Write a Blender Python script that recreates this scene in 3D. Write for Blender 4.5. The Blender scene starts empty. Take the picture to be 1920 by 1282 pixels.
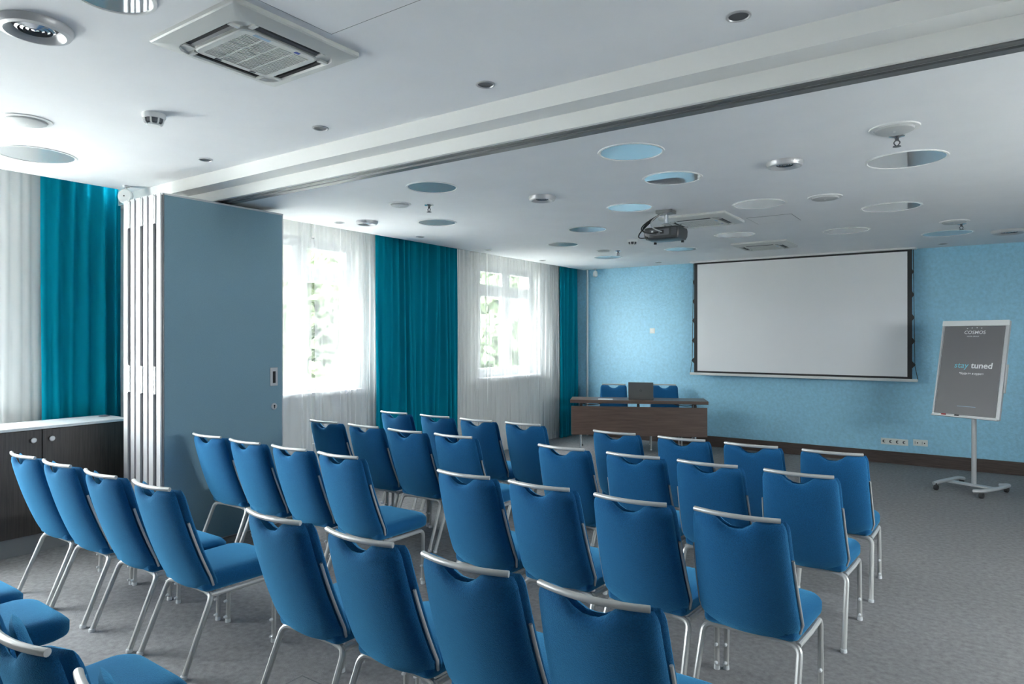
import bpy, math, random
from mathutils import Vector, Matrix
R = math.radians
scene = bpy.context.scene
col = scene.collection

# ------------------------------------------------------------------ camera
EYE = 1.65
cam_d = bpy.data.cameras.new('camera')
cam = bpy.data.objects.new('camera', cam_d); col.objects.link(cam)
cam_d.sensor_width = 36.0
cam_d.lens = 36.0 * 1255.0 / 1920.0
cam_d.shift_y = -9.0 / 1920.0
cam_d.clip_start = 0.02; cam_d.clip_end = 300
cam.location = (0, 0, EYE)
cam.rotation_euler = (R(90), 0, math.atan(870.0 / 1255.0))
scene.camera = cam

# ------------------------------------------------------------------ sky
world = bpy.data.worlds.new('world'); scene.world = world
world.use_nodes = True
bg = world.node_tree.nodes['Background']
bg.inputs['Color'].default_value = (0.965, 0.98, 1.0, 1)
bg.inputs['Strength'].default_value = 5.0

# ------------------------------------------------------------------ exposure
vs = scene.view_settings
vs.view_transform = 'Standard'; vs.look = 'None'; vs.gamma = 1.0; vs.use_curve_mapping = False
vs.exposure = 3.42
scene.cycles.max_bounces = 16
scene.cycles.diffuse_bounces = 9
scene.cycles.transparent_max_bounces = 24
scene.cycles.transmission_bounces = 8
scene.cycles.sample_clamp_indirect = 6.0
scene.cycles.caustics_reflective = False
scene.cycles.caustics_refractive = False
scene.cycles.use_denoising = True

HF = 2.785      # ceiling of the screen half
HN = 2.95       # ceiling of the near half
YF = 10.03      # front wall
XL = -5.72      # window wall, screen half
XN = -6.60      # window wall, near half
XR = 2.6; YB = -4.2


def portal(x, y0, y1, z0, z1, ang=-90):
    d = bpy.data.lights.new('window_portal', 'AREA'); d.shape = 'RECTANGLE'
    d.size = z1 - z0; d.size_y = y1 - y0
    d.cycles.is_portal = True
    o = bpy.data.objects.new('window_portal', d); col.objects.link(o)
    o.location = (x, (y0 + y1) / 2, (z0 + z1) / 2)
    o.rotation_euler = (0, R(ang), 0)


WIN_F = [(3.72, 5.20), (7.44, 8.92)]
WIN_N = [(0.35, 1.95), (-1.40, 0.20)]  # unseen openings beside and behind the camera, added to brighten the room
WIN_R = [(2.7, 5.5)]  # unseen opening added as fill light for the screen half
for a, b in WIN_R: portal(XR + .16, a, b, 1.45, 2.3, 90)
for a, b in WIN_F: portal(XL - 0.28, a, b, 1.08, 2.70)
for a, b in WIN_N: portal(XN - 0.28, a, b, 1.08 if a > 5 else .92, 2.80)

# ------------------------------------------------------------------ materials
MATS = {}


def nd(nt, t, **kw):
    n = nt.nodes.new(t)
    for k, v in kw.items():
        if k in n.inputs: n.inputs[k].default_value = v
        else: setattr(n, k, v)
    return n


def mat(name, color, rough=0.6, metal=0.0, spec=0.5, var=0.0, scale=20.0, color2=None, bump=0.0, bscale=60.0,
        stretch=(1, 1, 1), detail=3.0, sheen=0.0, coat=0.0, sheen_tint=(1, 1, 1)):
    m = bpy.data.materials.new(name); m.use_nodes = True
    nt = m.node_tree; p = nt.nodes['Principled BSDF']
    c = (*color, 1)
    p.inputs['Base Color'].default_value = c
    p.inputs['Roughness'].default_value = rough
    p.inputs['Metallic'].default_value = metal
    p.inputs['Specular IOR Level'].default_value = spec
    if sheen: p.inputs['Sheen Weight'].default_value = sheen; p.inputs['Sheen Roughness'].default_value = 0.45; p.inputs['Sheen Tint'].default_value = (*sheen_tint, 1)
    if coat: p.inputs['Coat Weight'].default_value = coat; p.inputs['Coat Roughness'].default_value = 0.15
    tc = mp = None
    if var or color2 or bump:
        tc = nd(nt, 'ShaderNodeTexCoord'); mp = nd(nt, 'ShaderNodeMapping')
        mp.inputs['Scale'].default_value = stretch
        nt.links.new(tc.outputs['Object'], mp.inputs['Vector'])
    if var or color2:
        n = nd(nt, 'ShaderNodeTexNoise', Scale=scale, Detail=detail, Roughness=0.6)
        nt.links.new(mp.outputs['Vector'], n.inputs['Vector'])
        r = nd(nt, 'ShaderNodeValToRGB')
        r.color_ramp.elements[0].position = 0.32; r.color_ramp.elements[1].position = 0.68
        if color2:
            r.color_ramp.elements[0].color = (*color2, 1); r.color_ramp.elements[1].color = c
        else:
            r.color_ramp.elements[0].color = (*[x * (1 - var) for x in color], 1)
            r.color_ramp.elements[1].color = (*[min(1, x * (1 + var)) for x in color], 1)
        nt.links.new(n.outputs['Fac'], r.inputs['Fac'])
        nt.links.new(r.outputs['Color'], p.inputs['Base Color'])
    if bump:
        n2 = nd(nt, 'ShaderNodeTexNoise', Scale=bscale, Detail=4.0, Roughness=0.6)
        nt.links.new(mp.outputs['Vector'], n2.inputs['Vector'])
        b = nd(nt, 'ShaderNodeBump', Strength=bump, Distance=0.01)
        nt.links.new(n2.outputs['Fac'], b.inputs['Height'])
        nt.links.new(b.outputs['Normal'], p.inputs['Normal'])
    MATS[name] = m
    return m


def mix_mat(name, color, transp, transl):
    """woven cloth: part open weave (straight through), part translucent thread, part diffuse thread"""
    m = bpy.data.materials.new(name); m.use_nodes = True
    nt = m.node_tree; nt.nodes.clear()
    out = nd(nt, 'ShaderNodeOutputMaterial')
    d = nd(nt, 'ShaderNodeBsdfDiffuse'); d.inputs['Color'].default_value = (*color, 1)
    t = nd(nt, 'ShaderNodeBsdfTranslucent'); t.inputs['Color'].default_value = (*color, 1)
    m1 = nd(nt, 'ShaderNodeMixShader'); m1.inputs[0].default_value = transl
    nt.links.new(d.outputs[0], m1.inputs[1]); nt.links.new(t.outputs[0], m1.inputs[2])
    last = m1
    if transp:
        tr = nd(nt, 'ShaderNodeBsdfTransparent'); tr.inputs['Color'].default_value = (1, 1, 1, 1)
        m2 = nd(nt, 'ShaderNodeMixShader'); m2.inputs[0].default_value = transp
        nt.links.new(m1.outputs[0], m2.inputs[1]); nt.links.new(tr.outputs[0], m2.inputs[2]); last = m2
    nt.links.new(last.outputs[0], out.inputs['Surface'])
    MATS[name] = m
    return m


def glass_mat(name):
    m = bpy.data.materials.new(name); m.use_nodes = True
    nt = m.node_tree; nt.nodes.clear()
    out = nd(nt, 'ShaderNodeOutputMaterial')
    tr = nd(nt, 'ShaderNodeBsdfTransparent'); tr.inputs['Color'].default_value = (0.95, 0.98, 0.98, 1)
    g = nd(nt, 'ShaderNodeBsdfGlossy'); g.inputs['Roughness'].default_value = 0.02
    mx = nd(nt, 'ShaderNodeMixShader'); mx.inputs[0].default_value = 0.06
    nt.links.new(tr.outputs[0], mx.inputs[1]); nt.links.new(g.outputs[0], mx.inputs[2])
    nt.links.new(mx.outputs[0], out.inputs['Surface'])
    MATS[name] = m


def mirror_glass(name):
    m = bpy.data.materials.new(name); m.use_nodes = True
    nt = m.node_tree; nt.nodes.clear()
    out = nd(nt, 'ShaderNodeOutputMaterial')
    d = nd(nt, 'ShaderNodeBsdfDiffuse'); d.inputs['Color'].default_value = (0.60, 0.61, 0.62, 1)
    g = nd(nt, 'ShaderNodeBsdfGlossy'); g.inputs['Roughness'].default_value = 0.015
    g.inputs['Color'].default_value = (0.95, 0.97, 0.98, 1)
    mx = nd(nt, 'ShaderNodeMixShader'); mx.inputs[0].default_value = 0.62
    nt.links.new(d.outputs[0], mx.inputs[1]); nt.links.new(g.outputs[0], mx.inputs[2])
    nt.links.new(mx.outputs[0], out.inputs['Surface'])
    MATS[name] = m


mat('ceiling', (0.84, 0.845, 0.86), 0.9, var=0.015, scale=3)
mat('white_wall', (0.80, 0.80, 0.78), 0.85)
mat('white_trim', (0.80, 0.80, 0.79), 0.5)
mat('blue_wall', (0.33, 0.64, 0.82), 0.40, spec=0.55, var=0.09, scale=26, detail=5, bump=0.5, bscale=40)
mat('far_wall', (0.86, 0.86, 0.85), 0.8)
mat('rear_wall', (0.07, 0.13, 0.17), 0.8)
mat('carpet', (0.34, 0.335, 0.34), 0.95, spec=0.1, color2=(0.225, 0.22, 0.225), scale=30.0, detail=12.0, bump=0.7, bscale=260)
mat('baseboard', (0.125, 0.088, 0.075), 0.45, color2=(0.055, 0.038, 0.032), scale=7, stretch=(0.6, 1, 22), detail=5)
mat('chair_cloth', (0.005, 0.088, 0.235), 0.85, spec=0.2, var=0.22, scale=210, bump=0.5, bscale=300, sheen=1.0, sheen_tint=(.15, .60, 1.0))
mat('chair_metal', (0.52, 0.52, 0.51), 0.36, metal=0.35)
mat('clear_plastic', (0.75, 0.77, 0.78), 0.12, spec=0.8)
mat('aluminium', (0.52, 0.52, 0.53), 0.38, metal=0.3)
mat('chrome', (0.75, 0.77, 0.80), 0.16, metal=0.95)
mat('hinge_metal', (0.86, 0.86, 0.86), 0.25, metal=0.4)
mat('rubber', (0.035, 0.035, 0.037), 0.7)
mat('dark_void', (0.018, 0.018, 0.020), 0.8)
mat('panel_blue', (0.20, 0.325, 0.39), 0.75, spec=0.25, var=0.05, scale=130, bump=0.12, bscale=200)
mat('dark_grey', (0.10, 0.105, 0.115), 0.5)
mat('track_metal', (0.20, 0.205, 0.21), 0.45, metal=0.5)
mat('white_plastic', (0.78, 0.79, 0.78), 0.4)
mat('grey_plastic', (0.52, 0.53, 0.53), 0.5)
mat('unit_plastic', (0.60, 0.61, 0.59), 0.45)
mat('wenge', (0.060, 0.048, 0.042), 0.45, color2=(0.022, 0.017, 0.015), scale=9, stretch=(9, 9, 0.35), detail=6)
mat('desk_wood', (0.175, 0.115, 0.092), 0.38, color2=(0.105, 0.066, 0.054), scale=3.2, stretch=(0.8, 1, 12), detail=6)
mat('plinth_grey', (0.26, 0.265, 0.27), 0.6)
mat('worktop_white', (0.66, 0.69, 0.70), 0.22)
mat('screen_white', (0.88, 0.88, 0.89), 0.8)
mat('screen_black', (0.03, 0.03, 0.032), 0.6)
mat('poster_grey', (0.175, 0.168, 0.172), 0.35)
mat('print_white', (0.85, 0.85, 0.85), 0.6)
mat('print_cyan', (0.20, 0.62, 0.72), 0.6)
mat('print_pale_blue', (0.35, 0.50, 0.62), 0.6)
mat('print_blue', (0.02, 0.06, 0.35), 0.5)
mat('marker_red', (0.45, 0.03, 0.03), 0.4)
mat('laptop_grey', (0.22, 0.215, 0.21), 0.35, metal=0.6)
mat('laptop_dark', (0.05, 0.05, 0.05), 0.4)
mat('projector_black', (0.045, 0.046, 0.048), 0.3)
mat('paper', (0.82, 0.82, 0.80), 0.7)
mat('frame_white', (0.60, 0.61, 0.63), 0.35)
mat('pale_paving', (0.62, 0.61, 0.58), 0.9, var=.05, scale=2)
mat('ground_green', (0.16, 0.20, 0.10), 0.95, var=0.4, scale=0.8)
mat('leaf', (0.105, 0.135, 0.065), 0.7, color2=(0.05, 0.07, 0.035), scale=1.1)
mat('bark', (0.12, 0.09, 0.07), 0.9, var=0.3, scale=8)
mat('facade', (0.62, 0.58, 0.52), 0.9)
mix_mat('sheer', (0.84, 0.84, 0.83), 0.62, 0.10)
mix_mat('teal_cloth', (0.003, 0.255, 0.355), 0.0, 0.05)
glass_mat('pane_glass')
mirror_glass('lamp_glass')


# ------------------------------------------------------------------ mesh helpers
class MB:
    def __init__(s): s.v = []; s.f = []; s.b = None

    def add(s, vs_, fs):
        n = len(s.v); s.v += [tuple(p) for p in vs_]; s.f += [tuple(i + n for i in q) for q in fs]; return s

    def box(s, x0, x1, y0, y1, z0, z1):
        v = [(x, y, z) for z in (z0, z1) for y in (y0, y1) for x in (x0, x1)]
        return s.add(v, [(0, 2, 3, 1), (4, 5, 7, 6), (0, 1, 5, 4), (2, 6, 7, 3), (0, 4, 6, 2), (1, 3, 7, 5)])

    def tube(s, path, r, n=10, caps=True, rx=None):
        P = [Vector(p) for p in path]; m = len(P)
        T = [(P[min(i + 1, m - 1)] - P[max(i - 1, 0)]).normalized() for i in range(m)]
        u = T[0].orthogonal().normalized(); vs_ = []
        for i in range(m):
            u = (u - T[i] * u.dot(T[i])).normalized(); w = T[i].cross(u)
            ri = r[i] if isinstance(r, (list, tuple)) else r
            for k in range(n):
                a = 2 * math.pi * k / n
                vs_.append(P[i] + (u * math.cos(a) + w * math.sin(a)) * ri)
        fs = [(i * n + k, i * n + (k + 1) % n, (i + 1) * n + (k + 1) % n, (i + 1) * n + k) for i in range(m - 1) for k in range(n)]
        if caps: fs += [tuple(range(n - 1, -1, -1)), tuple((m - 1) * n + k for k in range(n))]
        return s.add(vs_, fs)

    def lathe(s, prof, n=32, c=(0, 0, 0), axis='z', cap0=False, cap1=False):
        vs_ = []
        for r, h in prof:
            for k in range(n):
                a = 2 * math.pi * k / n; x, y = r * math.cos(a), r * math.sin(a)
                p = (x, y, h) if axis == 'z' else ((x, h, y) if axis == 'y' else (h, x, y))
                vs_.append((p[0] + c[0], p[1] + c[1], p[2] + c[2]))
        m = len(prof)
        fs = [(i * n + k, i * n + (k + 1) % n, (i + 1) * n + (k + 1) % n, (i + 1) * n + k) for i in range(m - 1) for k in range(n)]
        if cap0: fs.append(tuple(range(n)))
        if cap1: fs.append(tuple((m - 1) * n + k for k in range(n)))
        return s.add(vs_, fs)

    def rings(s, loops, cap0=True, cap1=True):
        n = len(loops[0]); vs_ = [p for l in loops for p in l]; m = len(loops)
        fs = [(i * n + k, i * n + (k + 1) % n, (i + 1) * n + (k + 1) % n, (i + 1) * n + k) for i in range(m - 1) for k in range(n)]
        if cap0: fs.append(tuple(range(n - 1, -1, -1)))
        if cap1: fs.append(tuple((m - 1) * n + k for k in range(n)))
        return s.add(vs_, fs)

    def mesh(s, name, m, angle=35):
        me = bpy.data.meshes.new(name); me.from_pydata(s.v, [], s.f)
        import bmesh
        bm = bmesh.new(); bm.from_mesh(me)
        bmesh.ops.recalc_face_normals(bm, faces=bm.faces)
        bm.to_mesh(me); bm.free()
        if angle:
            me.polygons.foreach_set('use_smooth', [True] * len(me.polygons))
            me.set_sharp_from_angle(angle=R(angle))
        me.materials.append(MATS[m]); me.update()
        return me

    def build(s, name, m, parent=None, angle=35, loc=None, rotz=None, bevel=0):
        o = bpy.data.objects.new(name, s.mesh(name, m, angle)); col.objects.link(o)
        if parent: o.parent = parent
        if loc: o.location = loc
        if rotz is not None: o.rotation_euler.z = rotz
        if bevel:
            md = o.modifiers.new('bevel', 'BEVEL'); md.width = bevel; md.segments = 2; md.limit_method = 'ANGLE'; md.angle_limit = R(40)
        return o


def tag(o, label=None, cat=None, group=None, kind=None):
    if label: o['label'] = label
    if cat: o['category'] = cat
    if group: o['group'] = group
    if kind: o['kind'] = kind
    return o


def thing(name, label, cat, loc=(0, 0, 0), rotz=0, group=None):
    o = bpy.data.objects.new(name, None); col.objects.link(o)
    o.empty_display_size = 0.1
    o.location = loc; o.rotation_euler = (0, 0, rotz)
    return tag(o, label, cat, group)


def copy_tree(o, parent=None):
    c = o.copy(); col.objects.link(c); c.parent = parent
    for ch in list(o.children): copy_tree(ch, c)
    return c


def struct(name, mb, m, label=None, parent=None, angle=None, bevel=0):
    o = mb.build(name, m, parent, angle, bevel=bevel)
    if parent is None: tag(o, label, None, None, 'structure')
    return o


def fillet(pts, rad, n=6):
    """polyline with rounded corners"""
    P = [Vector(p) for p in pts]; out = [P[0]]
    rad = rad if isinstance(rad, (list, tuple)) else [rad] * (len(P) - 2)
    for i in range(1, len(P) - 1):
        a, b, c = P[i - 1], P[i], P[i + 1]
        d1 = (a - b); d2 = (c - b)
        r_ = min(rad[i - 1], d1.length * .49, d2.length * .49)
        p0 = b + d1.normalized() * r_; p2 = b + d2.normalized() * r_
        for k in range(n + 1):
            t = k / n
            out.append(p0 * (1 - t) ** 2 + b * 2 * t * (1 - t) + p2 * t * t)
    out.append(P[-1])
    return out


def rrect(hx, hy, r, n=6, cx=0, cy=0, z=0, ry=None):
    """rounded rectangle loop, r may be (r-back, r-front)"""
    rb, rf = r if isinstance(r, (tuple, list)) else (r, r)
    pts = []
    for sx, sy, a0, rr in ((1, 1, 0, rf), (-1, 1, 90, rf), (-1, -1, 180, rb), (1, -1, 270, rb)):
        for k in range(n + 1):
            a = R(a0 + 90 * k / n)
            pts.append((cx + sx * (hx - rr) + rr * math.cos(a), cy + sy * (hy - rr) + rr * math.sin(a), z))
    return pts


# ================================================================== THE SETTING
f = MB(); f.box(-6.8, XR + .2, YB - .2, YF + .2, -0.12, 0)
floor = struct('floor', f, 'carpet', 'grey mottled carpet floor')

# near ceiling, with a curtain pocket along the windows
c = MB(); c.box(-6.18, XR, YB, 2.978, HN, HN + .06); c.box(-6.20, -6.18, YB, 2.978, HN, HN + .22); c.box(XN - .1, -6.18, YB, 2.978, HN + .2, HN + .24)
struct('ceiling', c, 'ceiling', 'white plaster ceiling of the near half')
c = MB(); c.box(-5.45, XR, 3.265, YF, HF, HF + .06); c.box(-5.47, -5.45, 3.265, YF, HF, HF + .22); c.box(XL - .1, -5.45, 3.265, YF, HF + .2, HF + .24)
struct('ceiling', c, 'ceiling', 'white plaster ceiling of the screen half')
# stepped beam between the halves
b = MB()
prof = [(2.978, HN + .10), (2.978, 2.851), (3.124, 2.851), (3.124, 2.768), (3.150, 2.768), (3.150, 2.80), (3.255, 2.80), (3.255, 2.768), (3.265, 2.768), (3.265, HN + .10)]
b.add([(x, y, z) for x in (XN, XR) for y, z in prof],
      [(i, (i + 1) % 10, 10 + (i + 1) % 10, 10 + i) for i in range(10)] + [tuple(range(10)), tuple(range(19, 9, -1))])
beam = struct('trim_1', b, 'white_wall', 'stepped white ceiling beam between the two halves')
t = MB(); t.box(-5.62, XR - .01, 3.151, 3.190, 2.762, 2.797); t.build('track_rail', 'track_metal', beam, None)
t = MB(); t.box(-5.62, XR - .01, 3.202, 3.254, 2.755, 2.797); t.build('track_rail', 'track_metal', beam, None)
t = MB(); t.box(-5.62, XR - .01, 3.191, 3.201, 2.764, 2.797); t.build('track_slot', 'aluminium', beam, None)

w = MB(); w.box(-5.45, XR + .2, YF, YF + .15, 0, HF + .2); w.box(-5.45 - .5, -5.45, YF, YF + .15, 0, HF + .25)
struct('wall_front', w, 'blue_wall', 'light blue textured front wall')
w = MB(); w.box(-5.42, XR, YF - .022, YF, 0, 0.158)
struct('baseboard_front', w, 'baseboard', 'dark wood baseboard along the blue wall', bevel=.004)
w = MB(); ys = YB
for a, b_ in WIN_R:
    w.box(XR, XR + .15, ys, a, 0, HN + .1); w.box(XR, XR + .15, a, b_, 0, 1.45); w.box(XR, XR + .15, a, b_, 2.3, HN + .1); ys = b_
w.box(XR, XR + .15, ys, YF, 0, HN + .1)
struct('wall_right', w, 'far_wall', 'white right wall with one window, out of view')
w = MB(); w.box(XN - .1, XR + .15, YB - .15, YB, 0, HN + .2)
struct('wall_back', w, 'rear_wall', 'rear wall behind the chairs')


def window_wall(name, X, y0, y1, ztop, wins, z0, z1, label):
    w = MB(); T = .30; ys = y0
    for a, b_ in sorted(wins):
        w.box(X - T, X, ys, a, 0, ztop); w.box(X - T, X, a, b_, 0, z0 if a > 3 else .90); w.box(X - T, X, a, b_, z1, ztop); ys = b_
    w.box(X - T, X, ys, y1, 0, ztop)
    return struct(name, w, 'white_wall', label)


window_wall('wall_left', XL, 3.10, YF + .1, HF + .24, WIN_F, 1.06, 2.70, 'off-white window wall behind the sheer curtains')
window_wall('wall_left', XN, YB, 3.10, HN + .24, WIN_N, 1.06, 2.80, 'off-white window wall behind the wood cabinet')
w = MB(); w.box(XN - .3, XL, 3.10, 3.25, 0, HN + .24)
struct('wall_return', w, 'white_wall', 'short white return wall behind the folded partition')


def window(n, X, y0, y1, z0, z1, label, side=1):
    r = thing('window_%d' % n, label, None, (X - .10, (y0 + y1) / 2, z0), 0 if side > 0 else math.pi); r['kind'] = 'structure'
    h = z1 - z0; hw = (y1 - y0) / 2; zt = h * .765
    m = MB()
    m.box(-.04, .03, -hw, -hw + .06, 0, h); m.box(-.04, .03, hw - .06, hw, 0, h)
    m.box(-.04, .03, -hw + .06, hw - .06, 0, .07); m.box(-.04, .03, -hw + .06, hw - .06, h - .06, h)
    m.box(-.04, .03, -.045, .045, .07, h - .06)
    m.build('frame', 'frame_white', r, None, bevel=.004)
    for sg in (-1, 1):
        ya, yb = (.045, hw - .06) if sg > 0 else (-hw + .06, -.045)
        for za, zb in ((.07, zt - .03), (zt + .03, h - .06)):
            s_ = MB(); q = .055
            s_.box(-.012, .040, ya, ya + q, za, zb); s_.box(-.012, .040, yb - q, yb, za, zb)
            s_.box(-.012, .040, ya + q, yb - q, za, za + q); s_.box(-.012, .040, ya + q, yb - q, zb - q, zb)
            so = s_.build('sash', 'frame_white', r, None, bevel=.004)
            g = MB(); g.box(-.004, .004, ya + q, yb - q, za + q, zb - q); g.build('pane', 'pane_glass', so, None)
        tb = MB(); tb.box(-.04, .03, ya, yb, zt - .03, zt + .03); tb.build('transom', 'frame_white', r, None)
    hd = MB(); hd.box(.045, .056, .06, .085, .62, .70); hd.tube(fillet([(.05, .072, .67), (.085, .072, .67), (.085, .072, .55)], .02), .008)
    hd.build('handle', 'white_plastic', r)
    si = MB(); si.box(-.02, .10 + .10, -hw - .04, hw + .04, -.045, .0); si.build('sill', 'frame_white', r, None, bevel=.006)


window(1, XL, 3.72, 5.20, 1.08, 2.70, 'white window with four panes beside the folded partition')
window(2, XL, 7.44, 8.92, 1.08, 2.70, 'white window with four panes nearest the desk')
for n_, (a, b_) in enumerate(WIN_N):
    window(3 + n_, XN, a, b_, .92, 2.80, ['tall uncurtained window left of the camera, beside the cabinet', 'tall uncurtained window just behind the camera', 'tall uncurtained window at the rear wall'][n_])

for n_, (a, b_) in enumerate(WIN_R):
    window(5 + n_, XR + .15, a, b_, 1.45, 2.3, 'window in the right wall beside the chairs', -1)

# ================================================================== CHAIRS
YC0, YC1, ZB, ZT = 0.205, 0.012, 0.372, 0.908


def back_y(v):
    return YC0 + (YC1 - YC0) * (v ** 0.92) - 0.012 * math.sin(math.pi * v)


def back_half(v):
    w = 0.216 + (0.192 - 0.216) * v
    if v < .16: w -= 0.055 * ((.16 - v) / .16) ** 2.2
    if v > .92: w -= 0.013 * ((v - .92) / .08) ** 2.5
    return w


def back_top(u):
    a = abs(u)
    s = 1 / (1 + math.exp((a - .31) / .065))
    return ZT - 0.044 * s


def pad(off, thick_b, thick_f, grow, nu=22, nv=18, z0=ZB, zdrop=0.0):
    m = MB(); us = [math.sin(math.pi / 2 * (-1 + 2 * i / nu)) for i in range(nu + 1)]
    vsq = [0.5 - 0.5 * math.cos(math.pi * j / nv) for j in range(nv + 1)]
    sheets = []
    for side in (-1, 1):
        g = []
        for v in vsq:
            for u in us:
                zt = back_top(u) - zdrop
                z = z0 + (zt - z0) * v
                vv = (z - ZB) / (ZT - ZB)
                e = (1 - abs(u) ** 7) ** .5 if abs(u) < 1 else 0
                e *= (1 - abs(2 * v - 1) ** 12) ** .5 if 0 < v < 1 else 0
                t = (thick_b if side < 0 else thick_f) * e
                x = u * (back_half(max(0, min(1, vv))) + grow)
                y = back_y(max(0, vv)) + off + 0.040 * u * u + side * t
                g.append((x, y, z))
        sheets.append(g)
    n = nu + 1
    m.add(sheets[0], [(j * n + i, j * n + i + 1, (j + 1) * n + i + 1, (j + 1) * n + i) for j in range(nv) for i in range(nu)])
    m.add(sheets[1], [(j * n + i, (j + 1) * n + i, (j + 1) * n + i + 1, j * n + i + 1) for j in range(nv) for i in range(nu)])
    return m


def make_chair():
    r = thing('conference_chair', 'blue chair', 'chair')
    pad(-.006, .026, .006, 0.0).build('back_shell', 'chair_cloth', r, 60)
    pad(.026, .012, .030, .006).build('backrest', 'chair_cloth', r, 60)
    rail = MB(); pts = []
    for i in range(15):
        u = -1 + 2 * i / 14
        pts.append((u * .176, -.004 + .036 * u * u * .9, ZT + .011))
    rail.tube(pts, .0103, 12); ro = rail.build('handle_rail', 'chair_metal', r); tag(ro, 'silver metal handle rail')
    for sg in (-1, 1):
        st = MB(); pp = []
        for k in range(8):
            z = .405 + (.745 - .405) * k / 7; v = (z - ZB) / (ZT - ZB)
            pp.append((sg * (back_half(v) + .006), back_y(v) + .048, z))
        st.tube(pp, .0065, 8); st.build('side_strip', 'chair_metal', r)
    s = MB(); cy, hx, hy = .425, .220, .235
    lv = [(.020, .372), (.004, .382), (0, .395), (0, .428), (.006, .447), (.020, .461), (.050, .470), (.110, .474)]
    loops = []
    for ins, z in lv:
        lp = rrect(hx - ins, hy - ins, (max(.012, .03 - ins * .3), max(.03, .085 - ins * .4)), 6, 0, cy, z)
        loops.append([(x * (1 - .10 * max(0, (cy - y) / hy)), y, zz - (.012 * max(0, (y - cy) / hy) ** 3 if zz > .44 else 0)) for x, y, zz in lp])
    s.rings(loops); s.build('seat', 'chair_cloth', r, 50)
    for sg in (-1, 1):
        fr = MB(); fr.tube([(sg * .198, .225, .358), (sg * .210, .40, .358), (sg * .212, .48, .358)], .0125, 10); fr.build('seat_rail', 'chair_metal', r)
    fr = MB(); fr.tube([(-.13, .240, .358), (.13, .240, .358)], .0125, 10); fr.build('crossbar', 'chair_metal', r)
    for sg in (-1, 1):
        l = MB(); l.tube(fillet([(sg * .212, .475, .358), (sg * .214, .580, .358), (sg * .218, .572, .012)], .045), .0125, 10)
        lo = l.build('leg', 'chair_metal', r)
        g = MB()
        for z in (.035, .125):
            bp = MB(); bp.lathe([(.0, -.026), (.006, -.025), (.009, -.016), (.009, -.008)], 8, (sg * .218, .572, z), 'y'); bp.build('bumper', 'clear_plastic', lo)
        g.lathe([(.015, 0), (.016, .004), (.0145, .020)], 10, (sg * .218, .572, 0), cap0=True, cap1=True)
        g.build('glide', 'clear_plastic', lo)
        l = MB(); l.tube(fillet([(sg * .125, .240, .358), (sg * .205, .225, .356), (sg * .214, .078, .010)], .085, 8), .0135, 10)
        lo = l.build('leg', 'chair_metal', r)
        g = MB(); g.lathe([(.016, 0), (.017, .004), (.0155, .018)], 10, (sg * .2142, .076, 0), cap0=True, cap1=True)
        g.build('glide', 'clear_plastic', lo)
    return r


proto = make_chair()
used = [False]


def place_chair(x, y, a, label, group):
    o = copy_tree(proto) if used[0] else proto
    used[0] = True
    o.location = (x, y, 0); o.rotation_euler.z = a
    tag(o, label, 'chair', group)


rowname = {'B': 'fourth row from the desk', 'C': 'third row from the desk', 'D': 'second row from the desk', 'E': 'front row'}
ordw = ['leftmost', 'second from left', 'third from left', 'rightmost']
grid = {
    'B': (1.665, [-4.855, -4.385, -3.86, -3.355, -2.36, -1.86, -1.36, -.895]),
    'C': (2.76, [-4.70, -4.215, -3.735, -3.255, -2.25, -1.775, -1.283, -.814]),
    'D': (3.80, [-4.64, -4.15, -3.67, -3.19, -2.265, -1.745, -1.28, -.785]),
    'E': (4.63, [-4.64, -4.12, -3.63, -3.145, -2.28, -1.745, -1.255, -.75])}
jit = random.Random(4)
for k in 'EDCB':
    y, xs = grid[k]
    for i, x in enumerate(xs):
        blk = 'window-side block' if i < 4 else 'right-hand block'
        place_chair(x, y + jit.uniform(-.012, .012) + (.03 if i < 4 and k in 'E' else 0), R(jit.uniform(-1.2, 1.2)),
                    'blue chair in %s, %s of the %s' % (rowname[k], ordw[i % 4], blk), 'blue chairs in rows')
for x, lab in [(-3.88, 'blue chair at the left picture edge, only a seat corner showing'),
               (-3.39, 'blue chair in the last row, its thick seat at the lower left edge'),
               (-2.46, 'blue chair in the last row, large bright seat at the bottom left'),
               (-1.945, 'blue chair in the bottom left corner, handle rail end close to camera'),
               (-1.435, 'blue chair at the bottom left, only its handle rail tip showing')]:
    place_chair(x, .635, R(jit.uniform(-1, 1)), lab, 'blue chairs in rows')
place_chair(-4.615, 9.42, R(206), 'blue chair behind the desk, left of the laptop', 'blue chairs behind the desk')
place_chair(-3.945, 9.80, R(205), 'blue chair behind the desk, right of the laptop', 'blue chairs behind the desk')

# ================================================================== CURTAINS


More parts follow.
